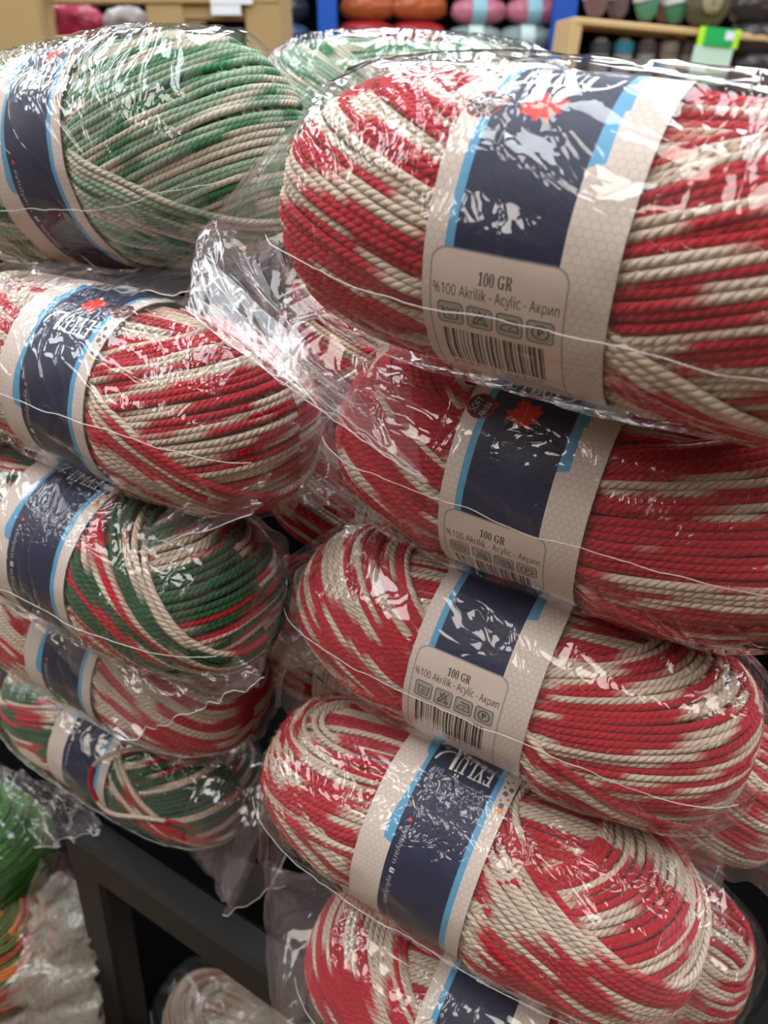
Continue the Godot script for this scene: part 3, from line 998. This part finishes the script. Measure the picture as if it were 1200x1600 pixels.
func left_stack() -> void:
	var g := "yarn skeins of the left stack"
	var L := [-1.0, -0.004]
	var R := [0.004, 1.0]
	var s := Vector3(0.094, 0.0385, 0.0392)
	var b := axes(60.3, 3.95)
	var green := {"light": Color(0.78, 0.76, 0.62), "dark": Color(0.07, 0.28, 0.13), "third": Color(0.40, 0.60, 0.44), "third_bias": -0.02, "rate": 18.0, "cross": 0.22, "shear": 0.012, "bias": -0.10}
	var red := {"light": CREAM, "dark": RED, "rate": 15.0, "cross": 0.24, "shear": 0.009, "bias": 0.0}
	var mixed := {"light": CREAM, "dark": RED, "third": Color(0.04, 0.13, 0.06), "third_bias": 0.05, "rate": 11.0, "cross": 0.3, "shear": 0.02, "bias": 0.05}
	var t1 := Transform3D(axes(60.3, -6.0), EYE + Vector3(-0.1258, -0.0370, -0.3867))
	var s1 := Vector3(0.100, 0.0455, 0.0440)
	var t1b := Transform3D(axes(64.0, 3.0), at(640, 195, 0.475))
	var t2 := Transform3D(b, EYE + Vector3(-0.1147, -0.1185, -0.3151))
	var t3 := Transform3D(b, EYE + Vector3(-0.1325, -0.1922, -0.3023))
	var t4 := Transform3D(b, EYE + Vector3(-0.1480, -0.2750, -0.3330))
	var t5 := Transform3D(b, EYE + Vector3(-0.1642, -0.3700, -0.3520))
	skein("green and cream yarn skein on top of the left stack", g, t1, s1, [
		{"b": 10.0, "x": -0.05, "clip": L}, {"b": -16.0, "x": 0.05, "clip": R},
		{"b": 26.0, "x": 0.05, "clip": R, "layer": 1, "from": -40.0, "to": -5.0}, {"b": 12.0, "x": 0.05, "clip": R, "layer": 1, "from": -70.0, "to": -40.0}], green, 21, 48.0, true)
	skein("green and cream yarn skein behind the topmost red one", g, t1b, s1, [
		{"b": 20.0, "x": -0.05, "clip": L}, {"b": 24.0, "x": 0.05, "clip": R}], green, 22, 120.0, true, 0.0, false)
	skein("red and cream yarn skein under the green one in the left stack", g, t2, s, [
		{"b": 10.0, "x": -0.05, "clip": L}, {"b": -17.0, "x": 0.05, "clip": R},
		{"b": 27.0, "x": 0.045, "clip": R, "layer": 1, "from": -80.0, "to": 12.0}], red, 23, 60.0, true)
	skein("red, green and cream yarn skein, third from top of the left stack", g, t3, s, [
		{"b": 10.0, "x": -0.05, "clip": L}, {"b": -18.0, "x": 0.05, "clip": R},
		{"b": 34.0, "x": 0.05, "clip": R, "layer": 1, "from": -60.0, "to": 40.0, "fan": -24.0}], mixed, 24, 86.0, true)
	skein("red and cream yarn skein behind a torn bag end, fourth in the left stack", g, t4, s, [
		{"b": 10.0, "x": -0.05, "clip": L}, {"b": 20.0, "x": 0.05, "clip": R}], red, 25, 62.0, true)
	var low := skein("green, red and cream yarn skein at the bottom of the left stack", g, t5, s, [
		{"b": -18.0, "x": -0.05, "clip": L}, {"b": -22.0, "x": 0.05, "clip": R},
		{"b": 30.0, "x": 0.05, "clip": R, "layer": 1, "from": -50.0, "to": 20.0}], mixed, 26, 111.0, true)
	loose_strand(low, [at(262, 1176, 0.44), at(215, 1170, 0.435), at(165, 1182, 0.435), at(142, 1206, 0.435), at(146, 1240, 0.435), at(172, 1270, 0.435), at(225, 1278, 0.432), at(275, 1286, 0.430), at(310, 1300, 0.436)])
	var bg := "clear plastic bags round the left stack"
	var b1 := bag("clear bag round the green skein on top of the left stack", t1, s1, 6, [], [
		[at(395, 330, 0.33), (at(400, 250, 0.33) - at(370, 400, 0.33)) * 0.5, Vector3(0, 0, 0.012), 0.8],
		[at(410, 380, 0.325), (at(420, 330, 0.325) - at(380, 430, 0.325)) * 0.5, Vector3(0, 0, 0.004), 1.6]], bg, [-16.0])
	flap(b1, [at(-60, 418, 0.335), at(430, 405, 0.315), at(330, 448, 0.30), at(-60, 450, 0.325)], 9, 0.0035, 17, 61)
	bag("clear bag round the green skein behind the topmost red one", t1b, s1, 7, [], [], bg, [-30.0])
	var b2 := bag("clear bag round the red skein under the green one", t2, s, 8, [], [
		[at(470, 720, 0.30), (at(500, 640, 0.30) - at(440, 800, 0.305)) * 0.5, Vector3(0, 0, 0.012), 1.8],
		[at(482, 740, 0.295), (at(500, 690, 0.295) - at(460, 800, 0.30)) * 0.5, Vector3(0, 0, 0.004), 1.4]], bg, [8.0])
	flap(b2, [at(330, 690, 0.285), at(430, 660, 0.28), at(400, 800, 0.278), at(180, 880, 0.30)], 11, 0.006)
	var b3 := bag("clear bag round the third skein of the left stack, its sealed end hanging down", t3, s, 9, [], [
		[at(420, 960, 0.325), (at(440, 850, 0.33) - at(390, 1060, 0.325)) * 0.5, Vector3(0, 0, 0.012), 1.6],
		[at(425, 1000, 0.32), (at(440, 940, 0.32) - at(400, 1070, 0.32)) * 0.5, Vector3(0, 0, 0.004), 1.4]], bg, [-2.0])
	flap(b3, [at(20, 950, 0.335), at(330, 1010, 0.31), at(415, 1065, 0.30), at(195, 1158, 0.325)], 13, 0.004, 31, 51)
	bag("clear bag round the fourth skein of the left stack", t4, s, 10, [], [], bg, [-14.0])
	var b5 := bag("clear bag round the lowest skein of the left stack", t5, s, 14, [], [
		[at(385, 1300, 0.42), (at(420, 1210, 0.42) - at(345, 1380, 0.42)) * 0.5, Vector3(0, 0, 0.016), 2.2],
		[at(400, 1330, 0.41), (at(430, 1260, 0.41) - at(355, 1420, 0.41)) * 0.5, Vector3(0, 0, 0.006), 2.0]], bg, [-14.0])
	flap(b5, [at(345, 1340, 0.41), at(445, 1360, 0.40), at(445, 1385, 0.40), at(352, 1430, 0.41)], 15, 0.004, 25, 25)
	flap(b5, [at(-30, 1190, 0.47), at(110, 1240, 0.44), at(150, 1300, 0.43), at(60, 1330, 0.44)], 16, 0.008)

func ball(size: Vector3, lumps: float, sd: int) -> ArrayMesh:
	# a soft rounded body, long axis x
	var rows := 25
	var cols := 37
	var pts := []
	var uvs := []
	for r in rows:
		var t := PI * r / (rows - 1)
		var rad := pow(maxf(0.0, 1.0 - pow(absf(cos(t)), 2.6)), 1.0 / 2.6)
		for c in cols:
			var q := TAU * c / (cols - 1)
			var p := Vector3(-cos(t), sin(q) * rad, cos(q) * rad)
			var h := 1.0 + lumps * wob.get_noise_3d(p.x * 2.5 + sd, p.y * 2.5, p.z * 2.5)
			pts.append(Vector3(p.x * size.x, p.y * size.y, p.z * size.z) * h)
			uvs.append(Vector2(q / TAU * 6.0, r * 2.0))
	return grid_mesh(pts, uvs, rows, cols)

func shiny(called: String, c: Color) -> StandardMaterial3D:
	var m := mat(called, c, 0.75)
	m.clearcoat_enabled = true
	m.clearcoat = 0.5
	m.clearcoat_roughness = 0.2
	m.heightmap_enabled = true
	m.heightmap_texture = crinkle_tex
	m.heightmap_scale = 0.25
	return m

func lower_goods() -> void:
	var b := axes(60.3, 3.0)
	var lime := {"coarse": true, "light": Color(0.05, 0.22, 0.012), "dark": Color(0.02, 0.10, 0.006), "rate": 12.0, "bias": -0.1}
	var bright := {"coarse": true, "light": Color(0.62, 0.20, 0.05), "dark": Color(0.40, 0.02, 0.02), "third": Color(0.10, 0.14, 0.03), "third_bias": -0.05, "rate": 16.0, "bias": 0.05}
	var pale := {"coarse": true, "light": Color(0.60, 0.50, 0.40), "dark": Color(0.50, 0.24, 0.15), "rate": 14.0, "bias": -0.25}
	var s := Vector3(0.085, 0.038, 0.038)
	var two := [{"b": 14.0, "x": -0.04, "clip": [-1.0, 0.0]}, {"b": -14.0, "x": 0.04, "clip": [0.0, 1.0]}]
	var g := "loose skeins beside the black rack"
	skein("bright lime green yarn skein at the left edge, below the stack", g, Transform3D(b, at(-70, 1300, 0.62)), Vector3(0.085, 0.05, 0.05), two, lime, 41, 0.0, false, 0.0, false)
	skein("orange, red and green yarn skein under the lime green one", g, Transform3D(b, at(-45, 1445, 0.60)), Vector3(0.085, 0.042, 0.042), [{"b": 14.0, "x": -0.04, "clip": [-1.0, 0.0]}, {"b": -14.0, "x": 0.04, "clip": [0.0, 1.0]}], bright, 42, 0.0, false, 0.0, false)
	var up := Basis(Vector3(0.15, -0.97, 0.1).normalized(), Vector3(0.95, 0.15, -0.2).normalized(), Vector3(0.17, 0.06, 0.98).normalized()).orthonormalized()
	skein("pale skein standing in a crumpled bag beside the black post", g, Transform3D(up, at(70, 1560, 0.60)), Vector3(0.075, 0.034, 0.034), [{"b": 14.0, "x": -0.04, "clip": [-1.0, 0.0]}, {"b": -14.0, "x": 0.04, "clip": [0.0, 1.0]}], pale, 43, 0.0, false, 0.0, false)
	skein("pale pink skein lying low behind the black beam", g, Transform3D(b, at(395, 1640, 0.62)), Vector3(0.08, 0.036, 0.036), [{"b": 14.0, "x": -0.04, "clip": [-1.0, 0.0]}, {"b": -14.0, "x": 0.04, "clip": [0.0, 1.0]}], pale, 44, 0.0, false, 0.0, false)
	var cb := bag("crumpled cloudy bag hanging beside the black post", Transform3D(up, at(70, 1560, 0.60)), Vector3(0.075, 0.040, 0.040), 21, [
		[at(88, 1420, 0.57), (at(45, 1420, 0.57) - at(130, 1420, 0.57)) * -0.5, Vector3(0, 0, 0.016), 3.0],
		[at(100, 1350, 0.55), (at(75, 1350, 0.55) - at(125, 1350, 0.55)) * -0.5, Vector3(0, 0, 0.005), 3.0]], [], "bags beside the black rack", [20.0])
	flap(cb, [at(70, 1375, 0.535), at(125, 1385, 0.53), at(160, 1650, 0.54), at(-40, 1650, 0.55)], 33, 0.008, 41, 31, false, M.film_cloudy)
	flap(cb, [at(40, 1420, 0.55), at(135, 1400, 0.54), at(150, 1650, 0.55), at(20, 1650, 0.56)], 34, 0.010, 41, 31, false, M.film_cloudy)
	var pb := bag("cloudy bag round the pale pink skein behind the black beam", Transform3D(b, at(395, 1640, 0.62)), Vector3(0.085, 0.041, 0.041), 22, [], [], "bags beside the black rack", [30.0])
	flap(pb, [at(310, 1540, 0.57), at(370, 1520, 0.56), at(450, 1640, 0.55), at(280, 1660, 0.57)], 35, 0.008, 31, 31, false, M.film_cloudy)
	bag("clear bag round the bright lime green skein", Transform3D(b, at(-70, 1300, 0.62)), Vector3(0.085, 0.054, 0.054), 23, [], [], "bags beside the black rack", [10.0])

var far_body: ArrayMesh
var far_band: ArrayMesh
func far_skein(label: String, group: String, px: float, py: float, d: float, c: Color, band: Color, long := 0.095, fat := 0.041, turn := 0.0) -> void:
	var o := thing("yarn_skein", label, "yarn skein", Transform3D(Basis(Vector3.UP, deg_to_rad(turn)).scaled_local(Vector3(long, fat, fat)), far_at(px, py, d)), group)
	part("yarn_winding", far_body, shiny("far_yarn", c), o)
	if band.a > 0.0: part("paper_label", far_band, mat("far_band", band, 0.6), o)

func fbox(called: String, parent: Node3D, px0: float, py0: float, px1: float, py1: float, d: float, thick: float, m: Material, bevel := 0.004) -> void:
	var a := Vector3(far_at(px0, 50, d).x, maxf(0.01, far_at(600, py0, d).y), -d)
	var b := Vector3(far_at(px1, 50, d).x, maxf(0.01, far_at(600, py1, d).y), -d)
	var size := Vector3(absf(b.x - a.x), absf(a.y - b.y), thick)
	part(called, block(size, bevel), m, parent, Transform3D(Basis(), (a + b) * 0.5 - Vector3(0, 0, thick * 0.5) - parent.position))

func background() -> void:
	far_body = ball(Vector3.ONE, 0.10, 3)
	var rows := 5
	var pts := []
	var uvs := []
	for r in rows:
		for c in 25:
			var q := TAU * c / 24
			pts.append(Vector3(lerpf(-0.26, 0.26, r / 4.0), sin(q) * 1.09, cos(q) * 1.09))
			uvs.append(Vector2(c / 24.0, r / 4.0))
	far_band = grid_mesh(pts, uvs, rows, 25)
	# blue steel rack across the aisle
	var d := 3.2
	var o := thing("store_rack", "blue steel store rack across the aisle", "rack", Transform3D(Basis(), Vector3(0, 0, -d)))
	fbox("post", o, 497, -500, 527, 1400, d - 0.1, 0.05, M.blue_steel)
	var lean := far_at(878, 50, d - 0.1)
	fbox("post", o, 862, -500, 899, 1400, d - 0.1, 0.05, M.blue_steel)
	for py in [-160, 128]: fbox("shelf", o, 300, py, 1240, py + 12, d - 0.04, 0.5, M.blue_steel)
	fbox("dark_backing", o, 300, -500, 1240, 1400, d + 0.46, 0.02, M.black_board)
	var kinds := [
		["orange", Color(0.86, 0.38, 0.08), [[575, 12], [655, 12]], Color(0, 0, 0, 0)],
		["red", Color(0.84, 0.04, 0.14), [[573, 52], [652, 54]], Color(0, 0, 0, 0)],
		["pink", Color(0.96, 0.55, 0.66), [[748, 18], [833, 18]], Color(0.50, 0.68, 0.72)],
		["grey", Color(0.66, 0.74, 0.74), [[742, 60], [822, 60]], Color(0.74, 0.80, 0.80)],
		["purple", Color(0.38, 0.34, 0.68), [[750, 98], [830, 98]], Color(0, 0, 0, 0)],
		["dark blue", Color(0.08, 0.13, 0.25), [[440, 14]], Color(0, 0, 0, 0)],
		["denim blue", Color(0.26, 0.40, 0.60), [[440, 55]], Color(0, 0, 0, 0)]]
	for k in kinds:
		for q in k[2].size():
			var p: Array = k[2][q]
			var which: String = "" if k[2].size() == 1 else [", the left one of two", ", the right one of two"][q]
			far_skein("%s yarn skein on the far blue rack%s" % [k[0], which], "skeins on the blue rack", p[0], p[1], d, k[1], k[3])
	# cartons at the left
	var e := 1.9
	var box := thing("cardboard_box", "plain brown cardboard box at the left edge", "box", Transform3D(Basis(), far_at(0, 60, e)))
	fbox("body", box, -160, -260, 62, 220, e, 0.12, M.cardboard, 0.006)
	fbox("tape", box, -60, -262, -30, 222, e - 0.001, 0.12, M.pine, 0.001)
	var tray := thing("cardboard_display_box", "open brown cardboard display box holding magenta yarn", "box", Transform3D(Basis(), far_at(250, 60, e + 0.06)))
	var te := e + 0.06
	fbox("top_panel", tray, 84, -60, 440, 7, te, 0.02, M.cardboard)
	fbox("partition", tray, 232, -60, 290, 240, te + 0.004, 0.24, M.cardboard)
	fbox("side_panel", tray, 384, -60, 440, 240, te + 0.002, 0.24, M.cardboard)
	fbox("inner_panel", tray, 286, -30, 388, 32, te + 0.01, 0.02, M.cardboard)
	fbox("dark_backing", tray, 84, -60, 440, 240, te + 0.24, 0.02, M.black_board)
	fbox("bottom_panel", tray, 84, 196, 440, 240, te + 0.01, 0.22, M.cardboard)
	for q in [["price_tag", 333, -8, 398, 7, "upper"], ["price_tag", 333, 8, 379, 24, "lower"]]:
		var tg := thing(q[0], "%s white card tag on the cardboard display box" % q[5], "tag", Transform3D(Basis(), far_at(360, 10, te - 0.01)), "white tags on the display box")
		fbox("card", tg, q[1], q[2], q[3], q[4], te - 0.006, 0.003, M.white_card, 0.001)
	far_skein("magenta yarn skein in the cardboard display box", "yarn in the display box", 118, 44, te + 0.10, Color(0.98, 0.16, 0.42), Color(0, 0, 0, 0), 0.066, 0.052, 20.0)
	far_skein("white yarn skein in the cardboard display box", "yarn in the display box", 200, 46, te + 0.12, Color(0.92, 0.88, 0.90), Color(0, 0, 0, 0), 0.055, 0.045)
	far_skein("lilac yarn skein low in the cardboard display box", "yarn in the display box", 95, 84, te + 0.08, Color(0.78, 0.66, 0.72), Color(0, 0, 0, 0), 0.06, 0.03)
	# wooden cubby at the right
	var f := 2.6
	var cub := thing("wooden_cubby", "pale wooden cubby shelf holding small yarn balls", "shelf", Transform3D(Basis(), far_at(1000, 60, f)))
	var tilt := Basis(Vector3.BACK, deg_to_rad(-4.5))
	cub.basis = tilt
	fbox("top_board", cub, 897, 36, 1230, 48, f, 0.26, M.pine)
	fbox("side_board", cub, 892, 36, 909, 300, f + 0.002, 0.26, M.pine)
	fbox("bottom_board", cub, 897, 170, 1230, 182, f, 0.26, M.pine)
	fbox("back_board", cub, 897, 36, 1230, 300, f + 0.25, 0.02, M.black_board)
	var small := [[936, Color(0.78, 0.74, 0.70), Color(0.20, 0.20, 0.22)], [972, Color(0.80, 0.77, 0.72), Color(0.12, 0.42, 0.50)], [1008, Color(0.75, 0.72, 0.68), Color(0.25, 0.20, 0.20)], [1043, Color(0.70, 0.64, 0.56), Color(0.45, 0.40, 0.34)], [1075, Color(0.62, 0.55, 0.52), Color(0.22, 0.18, 0.18)]]
	for q in small.size():
		var k: Array = small[q]
		var u := thing("yarn_ball", "small pale yarn ball in the wooden cubby, %s from the left" % ["first", "second", "third", "fourth", "fifth"][q], "yarn ball", Transform3D(Basis(Vector3.BACK, PI / 2).scaled_local(Vector3(0.055, 0.028, 0.028)), far_at(k[0], 92, f + 0.05)), "small balls in the cubby")
		part("yarn_winding", far_body, shiny("far_yarn", k[1]), u)
		part("paper_label", far_band, mat("far_band", k[2], 0.6), u, Transform3D(Basis(), Vector3(0.52, 0, 0)))
	var tops := [[930, Color(0.62, 0.47, 0.50)], [965, Color(0.55, 0.45, 0.48)], [1010, Color(0.42, 0.74, 0.58)], [1040, Color(0.76, 0.50, 0.54)], [1055, Color(0.36, 0.70, 0.52)]]
	for q in tops.size():
		var k: Array = tops[q]
		var u := thing("yarn_skein", "%s yarn skein standing on the wooden cubby" % ["dusty rose", "mauve grey", "pale mint", "soft pink", "deep mint"][q], "yarn skein", Transform3D(Basis(Vector3.BACK, PI / 2 + 0.2).scaled_local(Vector3(0.07, 0.034, 0.034)), far_at(k[0], -16 + q * 2.5, f + 0.06 + 0.03 * (q % 2))), "skeins on the wooden cubby")
		part("yarn_winding", far_body, shiny("far_yarn", k[1]), u)
		part("paper_label", far_band, mat("far_band", Color(0.80, 0.78, 0.78), 0.6), u)
	var ob := thing("yarn_ball", "olive yarn ball with a pale cream centre on the cubby", "yarn ball", Transform3D(Basis(Vector3.UP, -PI / 2), far_at(1106, 6, f + 0.02)))
	part("yarn_winding", ball(Vector3(0.035, 0.062, 0.062), 0.08, 7), shiny("far_yarn", Color(0.45, 0.43, 0.28)), ob)
	part("cream_centre", ball(Vector3(0.012, 0.028, 0.028), 0.12, 8), shiny("far_yarn", Color(0.84, 0.80, 0.62)), ob, Transform3D(Basis(), Vector3(0.036, 0, 0)))
	var pc := thing("price_card", "green price card with lime edges hung on the wooden cubby", "sign", Transform3D(Basis(), far_at(1122, 70, f - 0.02)))
	pc.basis = tilt
	fbox("backing", pc, 1092, 44, 1157, 74, f - 0.02, 0.004, M.lime_card, 0.001)
	fbox("green_field", pc, 1102, 44, 1148, 73, f - 0.024, 0.003, M.green_card, 0.001)
	fbox("white_mark", pc, 1134, 48, 1148, 62, f - 0.027, 0.002, M.white_card, 0.001)
	fbox("pale_field", pc, 1090, 74, 1152, 130, f - 0.02, 0.004, M.pale_green_card, 0.001)
	for q in [[1185, 10, "upper"], [1180, 60, "middle"], [1182, 105, "lower"]]:
		far_skein("dark brown yarn skein at the right edge, %s one" % q[2], "dark skeins at the right edge", q[0], q[1], f + 0.05, Color(0.22, 0.17, 0.18), Color(0, 0, 0, 0), 0.08, 0.05)
